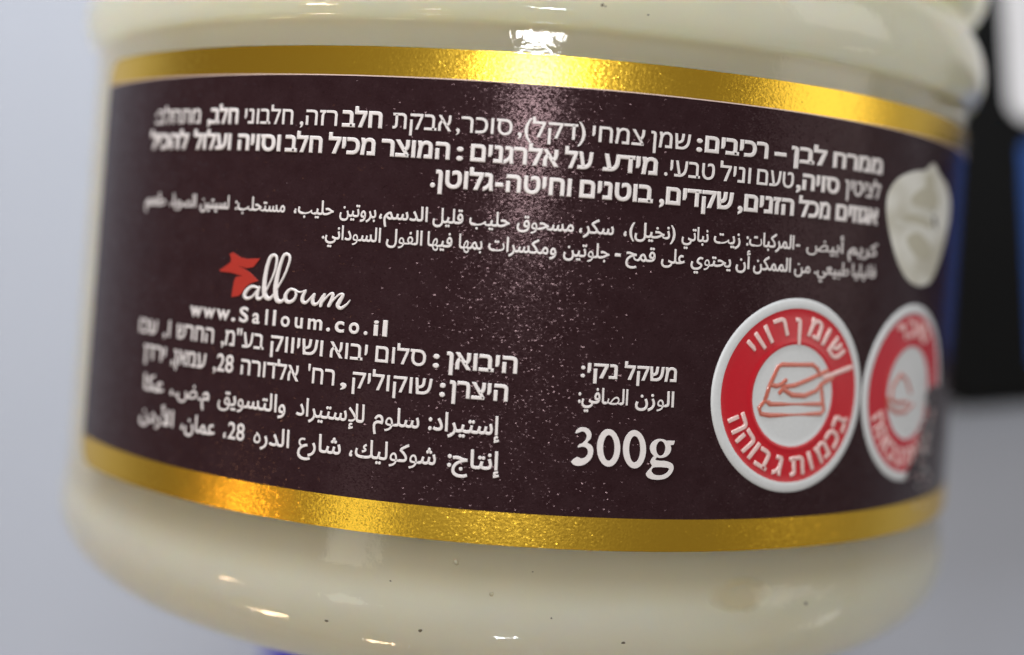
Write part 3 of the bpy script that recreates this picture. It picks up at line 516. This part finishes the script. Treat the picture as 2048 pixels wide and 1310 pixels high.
# ---------------------------------------------------------------- table
TZ = -1.027 * R * MM
S_ = 1.2
gx, gy = 24, 24
tv = [((i / gx - .5) * S_, (j / gy - .5) * S_, TZ) for j in range(gy + 1) for i in range(gx + 1)]
tf = [(j * (gx + 1) + i, j * (gx + 1) + i + 1, (j + 1) * (gx + 1) + i + 1, (j + 1) * (gx + 1) + i) for j in range(gy) for i in range(gx)]
tb = len(tv)
tv += [(x, y, TZ - .02) for x, y in ((-S_/2, -S_/2), (S_/2, -S_/2), (S_/2, S_/2), (-S_/2, S_/2))]
c0, c1, c2, c3 = 0, gx, (gy + 1) * (gx + 1) - 1, gy * (gx + 1)
tf += [(c1, c0, tb, tb + 1), (c2, c1, tb + 1, tb + 2), (c3, c2, tb + 2, tb + 3), (c0, c3, tb + 3, tb), (tb, tb + 3, tb + 2, tb + 1)]
tab = link('table_top', tv, tf, M_TABLE)
tab['kind'] = 'structure'

# ---------------------------------------------------------------- jar
jar = thing('spread_jar', 'clear jar of cream spread with a dark brown label lying on the table', 'jar', (0, 0, TZ))

PROFILE = [(.80, 0), (.80, .70), (.795, .80), (.78, .875), (.76, .925), (.73, .962), (.69, .985), (.65, 1.0), (.615, 1.006), (.588, 1.0), (.566, .984), (.55, .970),
           (.540, .967), (.530, .972), (.515, .987), (.495, 1.000), (.47, 1.009), (.45, 1.013), (.43, 1.0145), (.415, 1.013), (.40, 1.0095), (.390, 1.005), (.382, .9995),
           (.3765, .9940), (.372, .9895), (.366, .9868), (.357, .9860), (.345, .9859), (.33, .9862), (.31, .9867), (.28, .9875), (.23, .9888), (.15, .9908), (.0, .9945), (-.15, .9983), (-.28, 1.0016), (-.36, 1.0037), (-.41, 1.005), (-.44, 1.0057), (-.46, 1.0062), (-.48, 1.0068), (-.50, 1.0078), (-.525, 1.0095), (-.545, 1.0125), (-.565, 1.0160),
           (-0.585, 1.0185), (-0.6072, 1.0166), (-0.629, 1.011), (-0.6501, 1.0018), (-0.67, 0.989), (-0.6885, 0.973), (-0.7052, 0.9541), (-0.7199, 0.9324), (-0.7322, 0.9085), (-0.7421, 0.8827), (-0.7492, 0.8554), (-0.7535, 0.8272), (-0.755, 0.7985), (-0.756, 0.76), (-0.752, 0.7), (-0.745, 0.6), (-0.735, 0.45), (-0.73, 0.25), (-0.73, 0)]
def smooth_profile(P, n=3):
    out = []
    for i in range(len(P) - 1):
        p0, p1, p2, p3 = P[max(i - 1, 0)], P[i], P[i + 1], P[min(i + 2, len(P) - 1)]
        for j in range(n):
            t = j / n
            out.append(tuple(.5 * ((2 * p1[k]) + (-p0[k] + p2[k]) * t + (2 * p0[k] - 5 * p1[k] + 4 * p2[k] - p3[k]) * t * t + (-p0[k] + 3 * p1[k] - 3 * p2[k] + p3[k]) * t ** 3) for k in (0, 1)))
    out.append(P[-1])
    return out
prof = [PROFILE[0]] + smooth_profile(PROFILE[1:])
NA = 256
INNER = [(.74, 0), (.74, .70), (.72, .85), (.69, .92), (.65, .95), (.60, .955), (.56, .94), (.54, .935), (.52, .94), (.49, .955), (.45, .966), (.41, .964), (.392, .957), (.378, .948), (.366, .943), (.352, .941), (.31, .942), (.2, .945),
         (.0, .950), (-.2, .955), (-.34, .9585), (-.42, .9605), (-.47, .962), (-.51, .9645), (-.545, .969), (-.58, .972), (-.61, .968), (-.64, .952), (-.665, .925), (-.685, .88), (-.698, .82), (-.705, .75), (-.705, .62), (-.70, .45), (-.70, .25), (-.70, 0)]
iprof = [INNER[0]] + smooth_profile(INNER[1:])
iv, if_ = [], []
for z, r in iprof:
    for k in range(NA):
        a = 2 * math.pi * k / NA
        w = 1 + .0012 * math.sin(3 * a + 9 * z) + .0008 * math.sin(7 * a - 14 * z)
        iv.append((max(r, 1e-4) * w * R * MM * math.sin(a), z * R * MM, max(r, 1e-4) * w * R * MM * math.cos(a)))
for i in range(len(iprof) - 1):
    for k in range(NA):
        if_.append((i * NA + k, (i + 1) * NA + k, (i + 1) * NA + (k + 1) % NA, i * NA + (k + 1) % NA))
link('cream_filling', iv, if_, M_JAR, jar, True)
jv, jf = [], []
for z, r in prof:
    for k in range(NA):
        a = 2 * math.pi * k / NA
        jv.append((max(r, 1e-4) * R * MM * math.sin(a), z * R * MM, max(r, 1e-4) * R * MM * math.cos(a)))
for i in range(len(prof) - 1):
    for k in range(NA):
        jf.append((i * NA + k, (i + 1) * NA + k, (i + 1) * NA + (k + 1) % NA, i * NA + (k + 1) % NA))
body = link('jar_wall', jv, jf, M_WALL, jar, True)

def jar_r(z):                              # radius of the jar wall at height z (radii)
    for (z0, r0), (z1, r1) in zip(prof, prof[1:]):
        if z1 <= z <= z0 and z0 > z1:
            return r0 + (r1 - r0) * (z - z0) / (z1 - z0)
    return 1.0

def blob_on_jar(name, u, v, ru, rv, h, m, n=28, rings=7, wob=.0, seed=0):
    rg = random.Random(seed)
    ph = [rg.uniform(0, 6.28) for _ in range(3)]
    vs, fs = [], []
    for i in range(rings + 1):
        q = i / rings
        for k in range(n):
            a = 2 * math.pi * k / n
            w = 1 + wob * (math.sin(2 * a + ph[0]) * .5 + math.sin(3 * a + ph[1]) * .35 + math.sin(5 * a + ph[2]) * .2)
            uu = u + ru * q * w * math.cos(a)
            vv = v + rv * q * w * math.sin(a)
            rr = jar_r(vv / R) * R + h * (1 - q * q) ** .6 - (.02 if i == rings else 0)
            vs.append((rr * MM * math.sin(uu / R), vv * MM, rr * MM * math.cos(uu / R)))
    for i in range(rings):
        for k in range(n):
            fs.append((i * n + k, (i + 1) * n + k, (i + 1) * n + (k + 1) % n, i * n + (k + 1) % n))
    return link(name, vs, fs, m, jar, True)

for i, (u, v, r) in enumerate(((3.2, 12.84, .085), (3.36, 12.80, .05), (-3.75, -19.82, .11), (6.8, -19.85, .10), (-8.85, -20.0, .10), (-2.17, -16.11, .16), (-.23, -17.57, .13),
                               (5.6, 12.6, .05), (1.8, -16.3, .04), (17.9, -18.2, .10), (2.9, -18.6, .05), (-5.5, -17.4, .05))):
    blob_on_jar('speck', u, v, r, r * .8, .01, M_SPECK if r < .12 else M_POCKET, 10, 2, .3, i)

# label sheet with rounded corners
vt, vb, uL, uR, cr = LABEL['vt'], LABEL['vb'], LABEL['uL'], 62.0, 1.5
def left_edge(v):
    d = min(vt - v, v - vb)
    return uL + (cr - math.sqrt(max(0, cr * cr - (cr - d) ** 2)) if d < cr else 0)
def sheet(v0, v1, nv, h, nu=220, left=None):
    mb = MB()
    rows = [v0 + (v1 - v0) * j / nv for j in range(nv + 1)]
    for v in rows:
        a = left_edge(v) if left is None else left
        mb.v += [(a + (uR - a) * i / nu, v, h) for i in range(nu + 1)]
    for j in range(nv):
        for i in range(nu):
            q = j * (nu + 1) + i
            mb.f.append((q, q + 1, q + nu + 2, q + nu + 1))
            mb.m.append(0)
    return mb
def edged(mb, nv, nu, thick):              # gives the sheet its own thickness: a skirt all round
    w = nu + 1
    loop = [i for i in range(w)] + [j * w + nu for j in range(1, nv + 1)] + [nv * w + i for i in range(nu - 1, -1, -1)] + [j * w for j in range(nv - 1, 0, -1)]
    o = len(mb.v)
    mb.v += [(mb.v[i][0], mb.v[i][1], mb.v[i][2] - thick) for i in loop]
    for k in range(len(loop)):
        k2 = (k + 1) % len(loop)
        mb.f.append((loop[k2], loop[k], o + k, o + k2))
        mb.m.append(0)
    return mb
NVL = 60
lab_mb = edged(sheet(vb, vt, NVL, -.012), NVL, 220, .10)
label = lab_mb.obj('label', M_BROWN, jar, False)
gt, gb = LABEL['gt'], LABEL['gb']
edged(sheet(vt - gt, vt + .0, 12, .0), 12, 220, .02).obj('gold_band', M_GOLD, label)
edged(sheet(vb, vb + gb, 12, .0), 12, 220, .02).obj('gold_band', M_GOLD, label)
edged(sheet(vt - gt - .055, vt - gt, 1, .004), 1, 220, .02).obj('edge_line', M_LINE, label)

# lines of text
for scr, hgt, v0, words in ROWS:
    mb = MB()
    for text, u0, u1, w in words:
        word(mb, text, u0, u1, v0, scr, hgt, w)
    mb.obj('text_line', M_WHITE, label)

mb = MB()
for k, loops in enumerate(NUM):
    outline(mb, loops, .004, .002 * k, 0, .06)
mb.obj('weight_figure', M_WHITE, label)

mb = MB()
for k, st in enumerate(SCRIPT):
    ribbon(mb, st, .055, .003 + .003 * k, 0)
for k, loops in enumerate(STAR):
    outline(mb, loops, .012, 0, 1)
mb.obj('logo', [M_WHITE, M_STARRED], label)

mb = MB()
outline(mb, [BLOB], .02, 0, 0)
for k, lp in enumerate(BLOBD): outline(mb, [lp], .008, .022 + .001 * k, 1)
for k, lp in enumerate(BLOBH): outline(mb, [lp], .008, .030 + .001 * k, 2)
mb.obj('cream_picture', [M_CREAM, M_CREAMD, M_CREAML], label)

# warning emblems: a turned relief disc with raised letters and a raised drawing
def emblem(c, letters, icon, handle, extra=None):
    mb = MB()
    cx, cy, re = c
    pr = [(0, .030, 1), (.15, .030, 1), (.30, .030, 1), (.45, .030, 1), (.525, .030, 1), (.540, .055, 0), (.560, .060, 0), (.575, .035, 0), (.60, .028, 0), (.70, .028, 0), (.80, .028, 0), (.875, .028, 0),
          (.895, .045, 0), (.912, .066, 1), (.93, .072, 1), (.97, .066, 1), (.99, .04, 1), (1.0, -.005, 1)]
    n = 120
    vs = []
    for r, h, m in pr:
        for k in range(n):
            a = 2 * math.pi * k / n
            vs.append((cx + max(r, .003) * re * math.cos(a), cy + max(r, .003) * re * math.sin(a), h))
    for i in range(len(pr) - 1):
        mb.add([], [], 0)
    o = len(mb.v)
    mb.v += vs
    for i in range(len(pr) - 1):
        for k in range(n):
            mb.f.append((o + i * n + k, o + (i + 1) * n + k, o + (i + 1) * n + (k + 1) % n, o + i * n + (k + 1) % n))
            mb.m.append(0 if (pr[i + 1][2] == 0) else 1)
    s = 1.02 / REF['H']
    for ch, (x, y), bottom in letters:
        a = math.atan2(y, x)
        rot = a - math.pi / 2 if not bottom else a + math.pi / 2
        v, f, adv = glyph(ch, .026)
        mx = (min(q[0] for q in v) + max(q[0] for q in v)) / 2
        my = REF['H'] / 2
        rr = .73 * re if ch not in 'ן' else .70 * re
        px, py = rr * math.cos(a), rr * math.sin(a)
        cs, sn = math.cos(rot), math.sin(rot)
        w = []
        for q in v:
            lx, ly = (q[0] - mx) * s, (q[1] - my) * s
            w.append((cx + px + lx * cs - ly * sn, cy + py + lx * sn + ly * cs, .028 + max(0, q[2]) * s * .9))
        mb.add(w, f, 2)
    for k, st in enumerate(icon):
        ribbon(mb, [(cx + a, cy + b, w * 1.35) for a, b, w in st], .06, .029 + .001 * k, 3)
    if handle:
        ribbon(mb, [(cx + a, cy + b, w) for a, b, w in handle], .055, .036, 2)
    return mb
bot = [(ch, p, True) for ch, p in BOTL]
emblem(EC, [(ch, p, False) for ch, p in TOPL] + bot, ICON, HANDLE).obj('emblem', [M_RED, M_EWHITE, M_EPINK, M_ICON], label, True)
top2 = [(ch, (3.85 * math.cos(math.radians(t)), 3.85 * math.sin(math.radians(t))), False) for ch, t in (('ס', 66), ('ו', 80), ('כ', 94), ('ר', 112))]
emblem(EC2, top2 + bot, ICON2, None).obj('emblem', [M_RED, M_EWHITE, M_EPINK, M_ICON], label, True)

# dark patch with pale flecks over the right side of the second emblem
mb = MB()
outline(mb, [FLECK_PATCH], .02, .09, 0)
rg = random.Random(11)
cx = sum(p[0] for p in FLECK_PATCH) / len(FLECK_PATCH); cy = sum(p[1] for p in FLECK_PATCH) / len(FLECK_PATCH)
for k in range(150):
    x, y = rg.gauss(cx - .3, .8), rg.gauss(cy - .2, 1.9)
    r = rg.uniform(.04, .15)
    n = rg.randint(5, 8)
    lp = [(x + r * rg.uniform(.5, 1.2) * math.cos(2 * math.pi * i / n), y + r * 1.1 * rg.uniform(.5, 1.2) * math.sin(2 * math.pi * i / n)) for i in range(n)]
    mi = rg.choice((0, 1, 2, 1, 2))
    mb.add([(a, b, .112 + .0008 * k / 4) for a, b in lp], [tuple(range(n))], mi)
mb.obj('flecked_patch', [M_BROWN, M_EWHITE, M_EPINK], label)

# ---------------------------------------------------------------- cartons behind
def rounded_box(x0, x1, y0, y1, z0, z1, rc, bv):
    """upright block with rounded corners and softened top edge, local mm"""
    ns = 8
    def ring(inset, z):
        out = []
        for (cx, cy, a0) in ((x1 - rc, y1 - rc, 0), (x0 + rc, y1 - rc, 90), (x0 + rc, y0 + rc, 180), (x1 - rc, y0 + rc, 270)):
            for k in range(ns + 1):
                a = math.radians(a0 + 90 * k / ns)
                out.append((cx + (rc - inset) * math.cos(a), cy + (rc - inset) * math.sin(a), z))
        return out
    rings = [ring(0, z0), ring(0, z1 - bv)]
    for k in range(1, 4):
        a = math.pi / 2 * k / 3
        rings.append(ring(bv * (1 - math.cos(a)), z1 - bv + bv * math.sin(a)))
    n = len(rings[0])
    v = [p for r_ in rings for p in r_]
    f = [(i * n + k, i * n + (k + 1) % n, (i + 1) * n + (k + 1) % n, (i + 1) * n + k) for i in range(len(rings) - 1) for k in range(n)]
    f += [tuple(range(n))[::-1], tuple((len(rings) - 1) * n + k for k in range(n))]
    return v, f
def rot_place(v, ang, ox, oy):
    c, s = math.cos(ang), math.sin(ang)
    return [((ox + x * c - y * s) * MM, (oy + x * s + y * c) * MM, z * MM) for x, y, z in v]

tz = TZ / MM
ang = math.radians(8.7)
ox, oy = 1.282 * R, -.372 * R
front = -.60 * R
bb = thing('carton', 'black carton with white and blue panels lying right of the jar', 'box', (ox * MM, oy * MM, TZ))
v, f = rounded_box(0, 70, 0, 110, tz + .02, front, 3.0, 1.2)
link('carton_body', rot_place(v, ang, ox, oy), f, M_BLACK, bb)
v, f = rounded_box(7.3, 66, 26.4, 104, front - .05, front + .15, 2.4, .05)
link('white_panel', rot_place(v, ang, ox, oy), f, M_BOXWHITE, bb)
v, f = rounded_box(8.4, 24, 3.5, 24.6, front - .05, front + .15, .8, .05)
link('blue_panel', rot_place(v, ang, ox, oy), f, M_BOXBLUE, bb)

nb_ = thing('small_carton', 'dark blue carton just showing below the bottom of the jar', 'box', (-.70 * R * MM, -1.8 * R * MM, TZ))
v, f = rounded_box(0, 46, -40, 0, tz + .02, -.92 * R, 1.2, .6)
link('carton_body', rot_place(v, 0.03, -.735 * R, -1.300 * R), f, M_NAVY, nb_)
